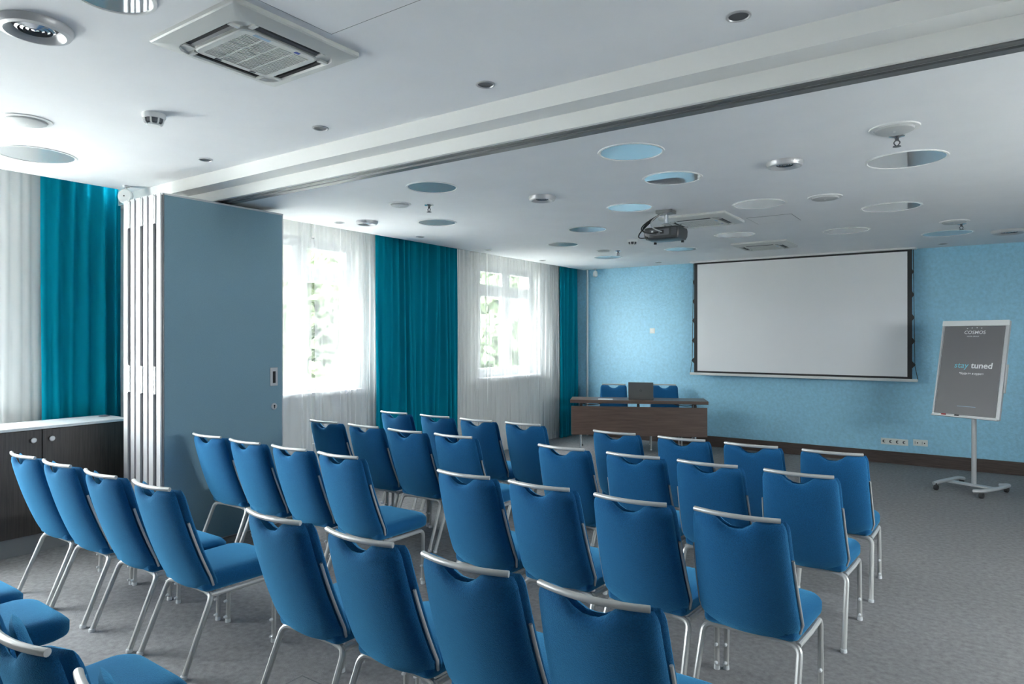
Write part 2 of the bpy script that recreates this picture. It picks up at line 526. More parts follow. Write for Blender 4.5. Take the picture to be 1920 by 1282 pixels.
def curtain(name, X, y0, y1, z0, z1, nf, amp, m, label, seed, cat='curtain', flare=0.0, res=None, gather=None):
    rnd = random.Random(seed); n = res or nf * 12; nz = 12
    w_ = [rnd.uniform(.55, 1.45) for _ in range(nf)]; tot = sum(w_); edges = [0]
    for q in w_: edges.append(edges[-1] + q / tot)
    am = [rnd.uniform(.35, 1.2) for _ in range(nf)]; ph = [rnd.uniform(-.35, .35) for _ in range(nf)]
    pts = []
    for j in range(nz + 1):
        tz = j / nz
        for i in range(n + 1):
            t_ = i / n; k = 0
            while k < nf - 1 and t_ > edges[k + 1]: k += 1
            loc = (t_ - edges[k]) / (edges[k + 1] - edges[k])
            sh = math.sin(2 * math.pi * loc + ph[k] * math.sin(math.pi * loc) * (1 - tz))
            sh = math.copysign(abs(sh) ** .85, sh)
            env = am[k] * (0.75 + .25 * math.cos(math.pi * tz * 1.3 + k)) * (1.0 - .25 * tz)
            x = X + amp * sh * env + .010 * math.sin(7 * t_ + 3 * tz)
            ex = flare * (1 - tz) ** 1.5
            yy = (y0 - ex) + t_ * (y1 - y0 + 2 * ex) + .012 * math.sin(5 * tz + k * 1.7) * (1 - tz)
            pts.append((x, yy, z0 + (z1 - z0) * tz))
    mb = MB(); q = n + 1
    mb.add(pts, [(j * q + i, j * q + i + 1, (j + 1) * q + i + 1, (j + 1) * q + i) for j in range(nz) for i in range(n)])
    o = mb.build(name, m, None, 180)
    # hem band at the foot and the heading tape at the top
    tag(o, label, cat)
    return o


TEAL = 'teal blackout curtains'
o = curtain('teal_curtain', -6.425, 2.35, 2.99, .02, HN + .17, 6, .07, 'teal_cloth', 'teal curtain hanging behind the wood cabinet', 3); o['group'] = TEAL
o = curtain('teal_curtain', -5.585, 5.34, 6.80, .015, HF + .17, 14, .105, 'teal_cloth', 'wide teal curtain between the two sheer-covered windows', 8); o['group'] = TEAL
o = curtain('teal_curtain', -5.57, 9.39, 9.99, .015, HF + .17, 6, .09, 'teal_cloth', 'narrow teal curtain in the far corner behind the desk', 11); o['group'] = TEAL
SH = 'white sheer curtains'
o = curtain('sheer_curtain', -6.525, 1.98, 2.44, .02, HN + .17, 6, .030, 'sheer', 'white sheer curtain at the left picture edge above the cabinet', 21); o['group'] = SH
o = curtain('sheer_curtain', -5.60, 3.80, 4.47, .02, HF + .17, 6, .030, 'sheer', 'white sheer curtain showing right beside the folded partition', 22); o['group'] = SH
o = curtain('sheer_curtain', -5.60, 4.50, 5.36, .02, HF + .17, 11, .034, 'sheer', 'white sheer curtain gathered against the wide teal curtain', 23); o['group'] = SH
o = curtain('sheer_curtain', -5.60, 6.82, 7.465, .02, HF + .17, 9, .030, 'sheer', 'white sheer curtain right of the wide teal curtain', 24); o['group'] = SH
o = curtain('sheer_curtain', -5.60, 7.47, 9.42, .02, HF + .17, 23, .034, 'sheer', 'white sheer curtain over the window nearest the desk', 25); o['group'] = SH
for nm, X, y0, y1, z in (('curtain_rail', -5.52, 3.75, 10.0, HF + .175), ('curtain_rail', -6.39, YB + .1, 3.0, HN + .175)):
    m = MB(); m.box(X - .09, X + .03, y0, y1, z, z + .025)
    tag(m.build(nm, 'white_trim', None, None), 'white curtain rail in the ceiling pocket, %s' % ('screen half' if X > -6 else 'near half'), 'curtain rail')
m = MB(); m.lathe([(.017, 0), (.017, HF)], 12, (-5.385, YF - .03, 0)); tag(m.build('pipe', 'white_trim'), 'thin white vertical pipe in the corner by the blue wall', 'pipe')

# radiators behind the sheers
for (ya, yb, lab) in ((4.02, 4.95, 'white radiator behind the sheer beside the partition'), (7.75, 8.62, 'white radiator behind the sheer nearest the desk')):
    r = thing('radiator', lab, 'radiator', (-5.685, (ya + yb) / 2, 0)); hw = (yb - ya) / 2
    m = MB(); m.box(-.033, .012, -hw, hw, .12, .54); m.build('body', 'white_plastic', r, None, bevel=.006)
    m = MB()
    for i in range(int(hw * 2 / .04)): m.box(.012, .018, -hw + .015 + i * .04, -hw + .04 + i * .04, .15, .51)
    m.build('fin', 'white_plastic', r, None)['kind'] = 'stuff'
    m = MB(); m.box(.013, .022, hw - .17, hw - .03, .14, .24); m.build('vent', 'grey_plastic', r, None)
    for y in (-hw + .08, hw - .08):
        m = MB(); m.tube([(-.01, y, 0), (-.01, y, .13)], .012); m.build('leg', 'white_plastic', r)

# ================================================================== FOLDING PARTITION
PX, PY0, PY1, PZ = -5.05, 2.641, 3.722, 2.742
part = thing('folding_partition', 'slate blue folding partition stacked edge-on with aluminium edges', 'partition', (PX, (PY0 + PY1) / 2, 0))
hy = (PY1 - PY0) / 2
pitch = .0985
panels = []
for i in range(6):
    xo = -i * pitch                      # panel runs from xo-.09 to xo
    core = MB(); core.box(xo - .088, xo, -hy + .024, hy - .012, .02, PZ - .012)
    po = core.build('panel', 'panel_blue', part, None); panels.append(po)
    fr = MB()
    hs = i % 2 == 0                      # hinge side alternates: the groove between panels of a pair
    a, b_ = (xo - .089, xo - .001)
    lo, hi = (a + .020, b_ - .012) if hs else (a + .004, b_ - .020)
    fr.box(lo, hi, -hy, -hy + .024, .015, PZ)
    fr.box(a, b_, -hy + .022, -hy + .026, .015, PZ)
    fr.box(a, b_, hy - .014, hy, .015, PZ)
    fr.box(a - .002, b_ + .003, -hy + .006, hy, PZ - .014, PZ); fr.box(a, b_, -hy + .012, hy, .012, .026)
    fr.build('edge_frame', 'aluminium', po, None, bevel=.003)
    sl = MB(); sl.box(a - .004, b_ + .004, -hy + .016, -hy + .0215, .02, PZ - .002)
    sl.build('edge_seal', 'dark_grey', po, None)
    if hs:
        for zc in (PZ - .12, 1.32, .16):
            h = MB(); h.box(xo - .094, xo - .078, -hy - .006, -hy + .014, zc - .105, zc + .105)
            h.box(xo - .118, xo - .102, -hy - .006, -hy + .014, zc - .105, zc + .105)
            h.tube([(xo - .098, -hy - .004, zc - .11), (xo - .098, -hy - .004, zc + .11)], .007, 8)
            h.build('hinge', 'hinge_metal', po, None, bevel=.003)
    for y in (-hy + .2, hy - .2) if False else (0.0,):
        hg = MB(); hg.tube([(xo - .045, y, PZ - .004), (xo - .045, y, PZ + .030)], .012, 8); hg.build('hanger', 'dark_grey', po)
hp = MB(); y0 = hy - .135
hp.box(.0, .007, y0, y0 + .075, 1.225, 1.385)
ho = hp.build('pull_plate', 'aluminium', panels[0], None, bevel=.003)
rc = MB(); rc.box(.0072, .0085, y0 + .024, y0 + .052, 1.250, 1.352); rc.build('finger_slot', 'dark_void', panels[0], None)
kp = MB(); kp.lathe([(.029, 0), (.029, .006), (.025, .009), (.0, .009)], 20, (0, y0 + .040, 1.045), 'x')
kp.build('lock_rosette', 'aluminium', panels[0])
kh = MB(); kh.lathe([(.009, .0092), (.0, .0094)], 12, (0, y0 + .040, 1.051), 'x'); kh.box(.0092, .0096, y0 + .035, y0 + .045, 1.028, 1.05)
kh.build('keyhole', 'dark_void', panels[0])

# ================================================================== CABINET (left)
cab = thing('storage_cabinet', 'dark striped wood cabinet with two doors under the white top', 'cabinet', (-5.905, 2.174, 0))
m = MB(); m.box(-.37, -.02, -.62, .62, .14, .945); m.build('body', 'wenge', cab, None)
for sg, nm in ((-1, 'door'), (1, 'door')):
    d = MB(); a, b_ = (-.618, -.003) if sg < 0 else (.003, .618)
    d.box(-.02, 0, a, b_, .145, .940); do = d.build('door', 'wenge', cab, None, bevel=.0015)
    k = MB(); k.lathe([(.006, -.002), (.006, .006), (.019, .010), (.021, .016), (.016, .021), (.0, .021)], 18, (0, sg * .062, .865), 'x')
    k.build('knob', 'aluminium', do)
m = MB(); m.box(-.38, -.03, -.62, .62, 0, .14); m.build('plinth', 'plinth_grey', cab, None)
wt = thing('worktop', 'white glossy worktop lying on the wood cabinet', 'worktop', (-5.905, 2.174, .945))
m = MB(); m.box(-.42, .015, -.66, .64, 0, .022); m.build('slab', 'worktop_white', wt, None, bevel=.003)
m = MB(); m.lathe([(.045, .022), (.045, .026), (.038, .027), (.034, .0235), (0, .0235)], 20, (-.30, .58, 0)); m.build('cable_grommet', 'dark_grey', wt)

# ================================================================== SCREEN
ps = thing('projection_screen', 'large white projection screen with black borders pulled down on the blue wall', 'projection screen', (-2.08, 9.87, 0))
XA, XB = -1.365, 1.362
m = MB(); m.box(XA, XB, -.003, .003, 1.145, 2.742); m.build('screen_surface', 'screen_white', ps, None)
for xa, xb in ((XA - .052, XA), (XB, XB + .052)):
    m = MB(); m.box(xa, xb, -.003, .003, 1.118, 2.765); m.build('side_border', 'screen_black', ps, None)
m = MB(); m.box(XA, XB, -.003, .003, 1.118, 1.145); m.build('bottom_border', 'screen_black', ps, None)
m = MB(); m.box(XA, XB, -.003, .003, 2.742, 2.765); m.build('top_border', 'screen_black', ps, None)
m = MB(); m.box(XA - .115, XB + .115, -.016, .016, 1.082, 1.119); m.build('weight_bar', 'white_plastic', ps, None, bevel=.006)
m = MB(); m.box(XA - .10, XB + .10, -.07, .07, 2.765, HF); m.build('casing', 'white_trim', ps, None)
for sg in (-1, 1):
    xe = XA - .052 if sg < 0 else XB + .052
    m = MB(); pts = []
    zz = [2.76, 2.48, 2.19, 1.90, 1.60, 1.30, 1.11]
    for i, z in enumerate(zz):
        pts.append((xe + sg * (.012 + .010 * i / 3 + (.03 if i == 6 else 0)), 0, z))
    m.tube(pts, .004, 6)
    co = m.build('tension_cord', 'screen_black', ps)
    for i, z in enumerate(zz[1:6]):
        k = MB(); e = .016 + .006 * i
        k.add([(xe - .004 * sg, y, z + .05) for y in (-.004, .004)] + [(xe - .004 * sg, y, z - .05) for y in (-.004, .004)] + [(xe + sg * e, y, z) for y in (-.004, .004)],
              [(0, 2, 4), (1, 5, 3), (0, 4, 5, 1), (2, 3, 5, 4), (0, 1, 3, 2)])
        k.build('cord_tab', 'screen_black', co, None)

# ================================================================== DESK + LAPTOP
DA = math.atan2(.86, 1.75)
dk = thing('speaker_table', 'dark wood speaker table with modesty panel in front of the blue wall', 'table', (-4.85, 8.48, 0), DA)
DL = 1.95; DD = .50
m = MB(); m.box(0, DL, 0, DD, .695, .742); m.build('tabletop', 'desk_wood', dk, None, bevel=.004)
m = MB(); m.box(.015, DL - .015, .012, .034, .235, .650); m.build('modesty_panel', 'desk_wood', dk, None, bevel=.003)
for x in (.16, DL / 2, DL - .18):
    m = MB(); m.box(x - .018, x + .018, .036, .075, .60, .695); m.box(x - .02, x + .02, .020, .05, .650, .672); m.build('bracket', 'rubber', dk, None)
for x in (.15, DL - .17):
    for y in (.10, DD - .08):
        m = MB(); m.tube(fillet([(x, y, .70), (x, y, .30), (x, y + (-.03 if y < .2 else .03), .03)], .05), .015, 12); lo = m.build('leg', 'chrome', dk)
        g = MB(); g.lathe([(.020, 0), (.020, .022), (.015, .034)], 12, (x, y + (-.03 if y < .2 else .03), 0), cap0=True, cap1=True); g.build('foot', 'rubber', lo)
    m = MB(); m.tube([(x, .12, .42), (x, DD - .10, .42)], .010, 8); m.build('crossbar', 'chrome', dk)
for x, e in ((.17, 1), (DL - .19, -1)):
    m = MB(); m.tube(fillet([(x, .10, .685), (x + e * .10, .08, .662), (x + e * .22, .12, .672), (x + e * .30, .10, .690)], .04), .006, 6); m.build('folding_strut', 'rubber', dk)

lx, ly = -3.985, 9.02
lp = thing('laptop', 'grey laptop open on the table, lid towards the room', 'laptop', (lx, ly, .742), DA + R(-6))
m = MB(); m.box(-.178, .178, 0, .245, .0, .017); m.build('base', 'laptop_grey', lp, None, bevel=.004)
m = MB(); m.box(-.165, .165, .03, .20, .0172, .0185); m.build('keyboard', 'laptop_dark', lp, None)
ld = MB(); ld.box(-.178, .178, -.008, 0, 0, .245); lo = ld.build('lid', 'laptop_grey', lp, None, bevel=.004)
lo.location = (0, 0, .012); lo.rotation_euler.x = R(4)
m = MB(); m.box(-.168, .168, .0002, .001, .012, .235); m.build('display', 'laptop_dark', lo, None)


def text_mesh(name, body, size, m, parent, loc, rot=(R(90), 0, 0), shear=0.0, align='CENTER', width=None, bold=0.0, ext=.0006):
    cu = bpy.data.curves.new(name, 'FONT'); cu.body = body; cu.size = size; cu.align_x = align; cu.shear = shear
    cu.extrude = ext; cu.offset = bold; cu.resolution_u = 3
    o = bpy.data.objects.new(name, cu); col.objects.link(o)
    bpy.context.view_layer.update()
    dg = bpy.context.evaluated_depsgraph_get()
    me = bpy.data.meshes.new_from_object(o.evaluated_get(dg)); me.name = name
    bpy.data.objects.remove(o)
    me.materials.clear(); me.materials.append(MATS[m])
    xs = [v.co.x for v in me.vertices]
    if width and xs:
        k = width / (max(xs) - min(xs)); me.transform(Matrix.Diagonal((k, k, 1, 1)))
    no = bpy.data.objects.new(name, me); col.objects.link(no)
    no.parent = parent; no.location = loc; no.rotation_euler = rot
    return no


m = MB(); m.lathe([(.0175, -.0082), (.0175, -.0092), (.0145, -.0092), (.0145, -.0082)], 24, (0, 0, .125), 'y'); m.build('logo', 'laptop_dark', lo)
text_mesh('logo', 'hp', .022, 'laptop_dark', lo, (-.001, -.0088, .119), shear=.25)
pp = MB(); pp.box(0, .21, 0, .148, 0, .002)
tag(pp.build('paper_sheet', 'paper', None, None, (-4.52, 8.72, .7425), DA), 'white paper sheet lying on the table left of the laptop', 'paper')

# ================================================================== FLIP CHART
FA = math.atan2(-.19, .415)
fc = thing('flip_chart', 'grey flip chart board on a silver wheeled stand by the blue wall', 'flip chart', (-.030, 8.69, 0), FA)
m = MB(); m.tube([(0, .03, .06), (0, .03, .98)], .024, 14); m.build('pole', 'aluminium', fc)
m = MB(); m.rings([[(x * 1, y, z) for x, y in ((-.25, -.05), (-.1, -.038), (.1, -.038), (.25, -.05), (.25, .05), (.1, .038), (-.1, .038), (-.25, .05))] for z in (.060, .080)])
m.build('base_plate', 'aluminium', fc, None, bevel=.004)
for sg in (-1, 1):
    tb = MB(); x = sg * .235
    tb.tube(fillet([(x - sg * .10, -.275, .062), (x, -.275, .080), (x + sg * .02, 0, .082), (x, .275, .080), (x - sg * .10, .275, .062)] if sg > 0 else
                   [(x - .02, -.275, .07), (x, -.20, .085), (x, 0, .085), (x, .20, .085), (x + .02, .275, .07)], .06), .020, 10)
    tb.build('foot_bar', 'aluminium', fc)
    for y in (-.265, .265):
        w_ = MB(); xw = x - (.03 if sg > 0 else 0)
        w_.lathe([(.0, -.019), (.026, -.017), (.030, -.010), (.030, .010), (.026, .017), (0, .019)], 18, (xw, y, .030), 'x')
        w_.tube([(xw, y, .03), (xw, y, .075)], .011, 8)
        w_.build('caster', 'rubber', fc)
BT = R(-13)   # board leans back
bd = MB(); bd.box(-.318, .318, .0, .022, -.53, .51)
bo = bd.build('board', 'white_plastic', fc, None, bevel=.004)
bo.location = (0, -.045, 1.325); bo.rotation_euler.x = BT
m = MB(); m.box(-.325, .325, -.022, .004, .455, .515); m.build('paper_clamp', 'white_plastic', bo, None, bevel=.006)
m = MB(); m.box(-.300, .285, -.006, 0, -.515, .455); m.build('poster', 'poster_grey', bo, None)
for xa, xb in ((-.326, -.308), (.298, .326)):
    m = MB(); m.box(xa, xb, -.010, .024, -.535, .51); m.build('side_frame', 'aluminium', bo, None, bevel=.003)
m = MB(); m.box(-.32, .32, -.040, .002, -.545, -.532); m.build('pen_tray', 'aluminium', bo, None, bevel=.002)
m = MB(); m.box(.327, .342, .0, .03, -.25, .05); m.build('side_arm', 'grey_plastic', bo, None, bevel=.003)
yt = -.0068
text_mesh('print', 'COSMOS', .06, 'print_white', bo, (.005, yt, .368), width=.205, bold=.0002, shear=.08)
for i, (dx, dz) in enumerate(((-.075, .0), (-.03, .006), (.018, .008), (.062, .004))):
    m = MB(); m.box(.005 + dx - .005, .005 + dx + .005, yt - .0005, yt, .424 + dz, .431 + dz); m.build('print', 'print_white', bo, None)
text_mesh('print', 'HOTEL GROUP', .02, 'print_white', bo, (-.008, yt, .335), width=.115)
text_mesh('print', 'stay', .088, 'print_cyan', bo, (-.160, yt, -.005), align='LEFT', shear=.12, width=.140)
text_mesh('print', 'tuned', .088, 'print_white', bo, (.005, yt, -.005), align='LEFT', bold=.0016, shear=.06, width=.205)
text_mesh('print', '*Будьте в курсе', .034, 'print_white', bo, (.015, yt, -.075), shear=.15, width=.235, bold=.0006)
m = MB(); m.box(-.085, .095, yt - .0003, yt, -.424, -.419); m.build('print', 'print_pale_blue', bo, None)
for i, (x0, x1, mm, lab, yy) in enumerate(((-.325, -.20, 'print_white', 'white marker pen', -.030), (-.19, -.135, 'marker_red', 'red marker pen', -.030))):
    pass
# pens lying in the tray are things of their own
def pen(x0, x1, m_, capm, label):
    r = thing('marker_pen', label, 'marker', (0, 0, 0))
    M = Matrix.Translation((-.030, 8.69, 0)) @ Matrix.Rotation(FA, 4, 'Z') @ Matrix.Translation((0, -.045, 1.325)) @ Matrix.Rotation(BT, 4, 'X')
    r.matrix_world = M @ Matrix.Translation((x0, -.024, -.5235))
    b = MB(); b.tube([(0, 0, 0), ((x1 - x0) * .68, 0, 0)], .0075, 10); b.build('barrel', m_, r)
    b = MB(); b.tube([((x1 - x0) * .68, 0, 0), (x1 - x0, 0, 0)], .0082, 10); b.build('cap', capm, r)
pen(-.31, -.18, 'print_white', 'marker_red', 'white marker with red cap in the flip chart tray')
pen(-.17, -.05, 'print_white', 'rubber', 'white marker with black cap in the flip chart tray')

# ================================================================== WALL FITTINGS
sw = thing('light_switch', 'small white square switch on the blue wall left of the screen', 'switch', (-4.232, YF, 1.752))
m = MB(); m.box(-.042, .042, -.010, 0, -.042, .042); m.build('plate', 'white_plastic', sw, None, bevel=.003)
m = MB(); m.box(-.026, .026, -.015, -.010, -.026, .026); m.build('rocker', 'white_trim', sw, None, bevel=.002)
so = thing('socket_strip', 'white strip of four round power sockets low on the blue wall', 'socket', (-.875, YF, .285))
m = MB(); m.box(-.155, .155, -.010, 0, -.041, .041); m.build('plate', 'white_plastic', so, None, bevel=.003)
for i in range(4):
    x = -.1145 + i * .0763
    m = MB(); m.lathe([(.029, -.010), (.029, -.0125), (.024, -.0125), (.022, -.0103), (0, -.0103)], 18, (x, 0, 0), 'y'); q = m.build('socket', 'white_plastic', so)
    m = MB(); m.lathe([(.0195, -.0107), (0, -.0109)], 16, (x - .004, 0, 0), 'y'); m.build('recess', 'dark_grey', q)
    m = MB(); m.lathe([(.0125, -.0111), (0, -.0125)], 12, (x + .006, 0, 0), 'y'); m.build('insert', 'white_plastic', q)
so = thing('data_outlet', 'white double data outlet right of the four power sockets', 'outlet', (-.585, YF, .297))
m = MB(); m.box(-.08, .08, -.010, 0, -.041, .041); m.build('plate', 'white_plastic', so, None, bevel=.003)
for x in (-.039, .039):
    m = MB(); m.box(x - .026, x + .026, -.014, -.010, -.024, .024); q = m.build('jack', 'white_trim', so, None)
    m = MB(); m.box(x - .024, x - .012, -.0146, -.014, -.018, .018); m.build('shutter', 'grey_plastic', q, None)
    m = MB(); m.box(x + .001, x + .013, -.0146, -.014, -.010, .006); m.build('port', 'dark_void', q, None)

# ================================================================== CEILING FITTINGS


def glass_lamp(x, y, d, z, label):
    r = thing('recessed_glass_lamp', label, 'ceiling light', (x, y, z), 0, 'recessed glass ceiling lamps')
    q = d / 2
    m = MB(); m.lathe([(q, 0), (q - .002, -.005), (q - .014, -.006), (q - .018, -.001)], 48); m.build('ring', 'white_trim', r)
    m = MB(); m.lathe([(q - .018, -.0015), (.0, -.0015)], 48); m.build('glass', 'lamp_glass', r, None)


k = 1.1454
glass_lamp(-2.36 * k, 1.075 * k, .30, HN, 'round glass ceiling lamp cut off by the top edge, left of the air unit')
glass_lamp(-4.807 * k, 1.735 * k, .50, HN, 'round glass ceiling lamp near the left sheer curtain')
for x, y, d, lab in [
    (-1.739, 3.789, .406, 'round glass ceiling lamp just behind the beam, reflecting plain blue wall'),
    (-1.783, 4.58, .423, 'round glass ceiling lamp reflecting the projector'),
    (-2.493, 5.404, .406, 'round glass ceiling lamp left of the projector mount, reflecting pale blue'),
    (-3.386, 3.821, .396, 'grey-looking round glass ceiling lamp near the partition track'),
    (-4.384, 5.022, .396, 'round glass ceiling lamp above the wide teal curtain'),
    (-3.366, 6.247, .416, 'round glass ceiling lamp half grey half blue, left of the projector'),
    (-4.152, 7.083, .398, 'round glass ceiling lamp left of the ceiling smoke detector near the projector'),
    (-4.294, 8.578, .416, 'round glass ceiling lamp closest to the far left corner'),
    (-3.132, 8.333, .426, 'round glass ceiling lamp below the projector, close to the screen corner'),
    (-2.90, 7.28, .42, 'round glass ceiling lamp mostly hidden behind the projector'),
    (-2.203, 7.5, .443, 'round white-looking glass ceiling lamp between the two far air units'),
    (-1.517, 5.881, .44, 'round white-looking glass ceiling lamp right of the projector'),
    (-.367, 4.95, .47, 'large round glass ceiling lamp at the right, half white half blue'),
    (-.608, 6.682, .474, 'round glass ceiling lamp at the right, below the half white one'),
    (-1.138, 7.877, .465, 'round white-looking glass ceiling lamp above the screen'),
    (-.261, 8.708, .495, 'round blue-looking glass ceiling lamp above the flip chart')]:
    glass_lamp(x, y, d, HF, lab)


def air_valve(x, y, d, z, label):
    r = thing('round_air_valve', label, 'air vent', (x, y, z), 0, 'round ceiling air valves')
    q = d / 2
    m = MB(); m.lathe([(q, 0), (q, -.012), (q * .93, -.030), (q * .80, -.034), (q * .72, -.026), (q * .62, -.006), (q * .60, -.002)], 40); m.build('rim', 'aluminium', r)
    m = MB(); m.lathe([(q * .62, -.003), (0, -.003)], 32); m.build('throat', 'dark_grey', r)
    for a in (.52, .38, .24):
        m = MB(); m.lathe([(q * a, -.004), (q * a, -.018), (q * (a - .07), -.022), (q * (a - .07), -.004)], 32); m.build('cone_ring', 'chrome', r)
    m = MB(); m.lathe([(q * .10, -.004), (q * .10, -.020), (0, -.024)], 20); m.build('hub', 'chrome', r)


air_valve(-2.818 * k, 1.015 * k, .275, HN, 'chrome round air valve in the upper left corner')
for x, y, d, lab in [(-2.885, 4.59, .22, 'chrome round air valve left of the projector-reflecting lamp'),
                     (-4.909, 4.584, .209, 'chrome round air valve above the sheer curtain by the partition'),
                     (-1.02, 4.577, .225, 'white round air valve right of the projector-reflecting lamp'),
                     (.291, 8.868, .33, 'round air valve at the right picture edge above the flip chart')]:
    air_valve(x, y, d, HF, lab)


def ceiling_speaker(x, y, d, z, label):
    r = thing('ceiling_speaker', label, 'speaker', (x, y, z), 0, 'round ceiling speakers')
    q = d / 2
    m = MB(); m.lathe([(q, 0), (q - .003, -.006), (q * .80, -.008), (q * .79, -.002)], 40); m.build('ring', 'white_trim', r)
    m = MB(); m.lathe([(q * .79, -.002), (q * .76, -.016), (q * .70, -.020), (0, -.021)], 36); m.build('grille', 'grey_plastic', r)
    m = MB(); m.lathe([(q * .05, -.020), (q * .05, -.0225), (0, -.0225)], 12); m.build('badge', 'white_trim', r)


ceiling_speaker(-4.078 * k, 1.431 * k, .265, HN, 'round grey ceiling speaker at the upper left above the glass lamp')
for x, y, d, lab in [(-4.032, 4.138, .195, 'small round ceiling speaker next to the sprinkler near the partition'),
                     (-1.004, 5.894, .26, 'round ceiling speaker right of the white-looking glass lamp'),
                     (-.364, 4.169, .249, 'round ceiling speaker beside the sprinkler at the upper right'),
                     (-.176, 7.865, .26, 'round ceiling speaker above the flip chart beside a sprinkler'),
                     (-3.994, 7.864, .195, 'small round ceiling speaker by the far left sprinkler')]:
    ceiling_speaker(x, y, d, HF, lab)


def sprinkler(x, y, z, label):
    r = thing('fire_sprinkler', label, 'sprinkler', (x, y, z), 0, 'ceiling fire sprinklers')
    m = MB(); m.lathe([(.042, 0), (.040, -.006), (.016, -.012), (.012, -.016)], 20, cap1=True); m.build('escutcheon', 'chrome', r)
    m = MB()
    m.tube([(0, 0, -.012), (0, 0, -.030)], .010, 10)
    for sg in (-1, 1): m.tube(fillet([(sg * .006, 0, -.028), (sg * .017, 0, -.040), (sg * .004, 0, -.060)], .012), .0035, 6)
    m.build('frame_arm', 'dark_grey', r)
    m = MB(); m.lathe([(.0, -.058), (.020, -.060), (.022, -.063), (0, -.064)], 16); m.build('deflector', 'dark_grey', r)


for x, y, lab in [(-3.857, 4.315, 'ceiling sprinkler near the partition, beside a small speaker'), (-3.864, 8.021, 'ceiling sprinkler near the far left corner'),
                  (-.366, 4.331, 'ceiling sprinkler at the upper right beside the round speaker'), (-.12, 8.054, 'ceiling sprinkler above the flip chart')]:
    sprinkler(x, y, HF, lab)


def downlight(x, y, d, z, label):
    r = thing('small_downlight', label, 'downlight', (x, y, z), 0, 'small recessed downlights')
    q = d / 2
    m = MB(); m.lathe([(q, 0), (q, -.004), (q * .84, -.006), (q * .78, -.001)], 28); m.build('ring', 'aluminium', r)
    m = MB(); m.lathe([(q * .78, -.0012), (q * .55, -.0008), (0, -.0008)], 24); m.build('recess', 'dark_grey', r)


for x, y, lab in [(-2.924, 2.394, 'second'), (-4.046, 2.40, 'leftmost'), (-1.81, 2.402, 'third'), (-.69, 2.401, 'rightmost')]:
    downlight(x * k, y * k, .10, HN, 'small round downlight in front of the beam, %s from the left' % lab if lab in ('second', 'third') else 'small round downlight in front of the beam, the %s of four' % lab)
for x, y, lab in [(-5.178, 4.472, 'small downlight above the sheer curtain beside the partition'), (-5.17, 5.635, 'small downlight above the wide teal curtain'),
                  (-5.201, 6.963, 'small downlight above the sheer right of the wide teal curtain'), (-5.263, 8.388, 'small downlight above the window nearest the desk'),
                  (-.333, 9.673, 'small downlight between the screen and the flip chart'), (-3.971, 9.627, 'small downlight above the blue wall left of the screen')]:
    downlight(x, y, .10, HF, lab)


def smoke(x, y, z, label):
    r = thing('smoke_detector', label, 'smoke detector', (x, y, z), 0, 'ceiling smoke detectors')
    m = MB(); m.lathe([(.062, 0), (.064, -.018), (.060, -.030)], 28, cap1=True); m.build('base', 'white_plastic', r)
    m = MB(); m.lathe([(.052, -.030), (.048, -.052), (.034, -.060), (0, -.062)], 28); m.build('sensor_head', 'dark_grey', r)
    for i in range(8):
        a = math.pi / 4 * i
        m = MB(); m.tube([(.054 * math.cos(a), .054 * math.sin(a), -.028), (.050 * math.cos(a), .050 * math.sin(a), -.052), (.036 * math.cos(a), .036 * math.sin(a), -.064)], .005, 6)
        m.build('cage_rib', 'white_plastic', r)
    m = MB(); m.lathe([(.040, -.060), (.036, -.068), (0, -.070)], 20); m.build('cap', 'white_plastic', r)


smoke(-3.44 * k, 1.762 * k, HN, 'white smoke detector on the near ceiling left of the air unit')
smoke(-3.283, 7.196, HF, 'white smoke detector on the far ceiling left of the projector')


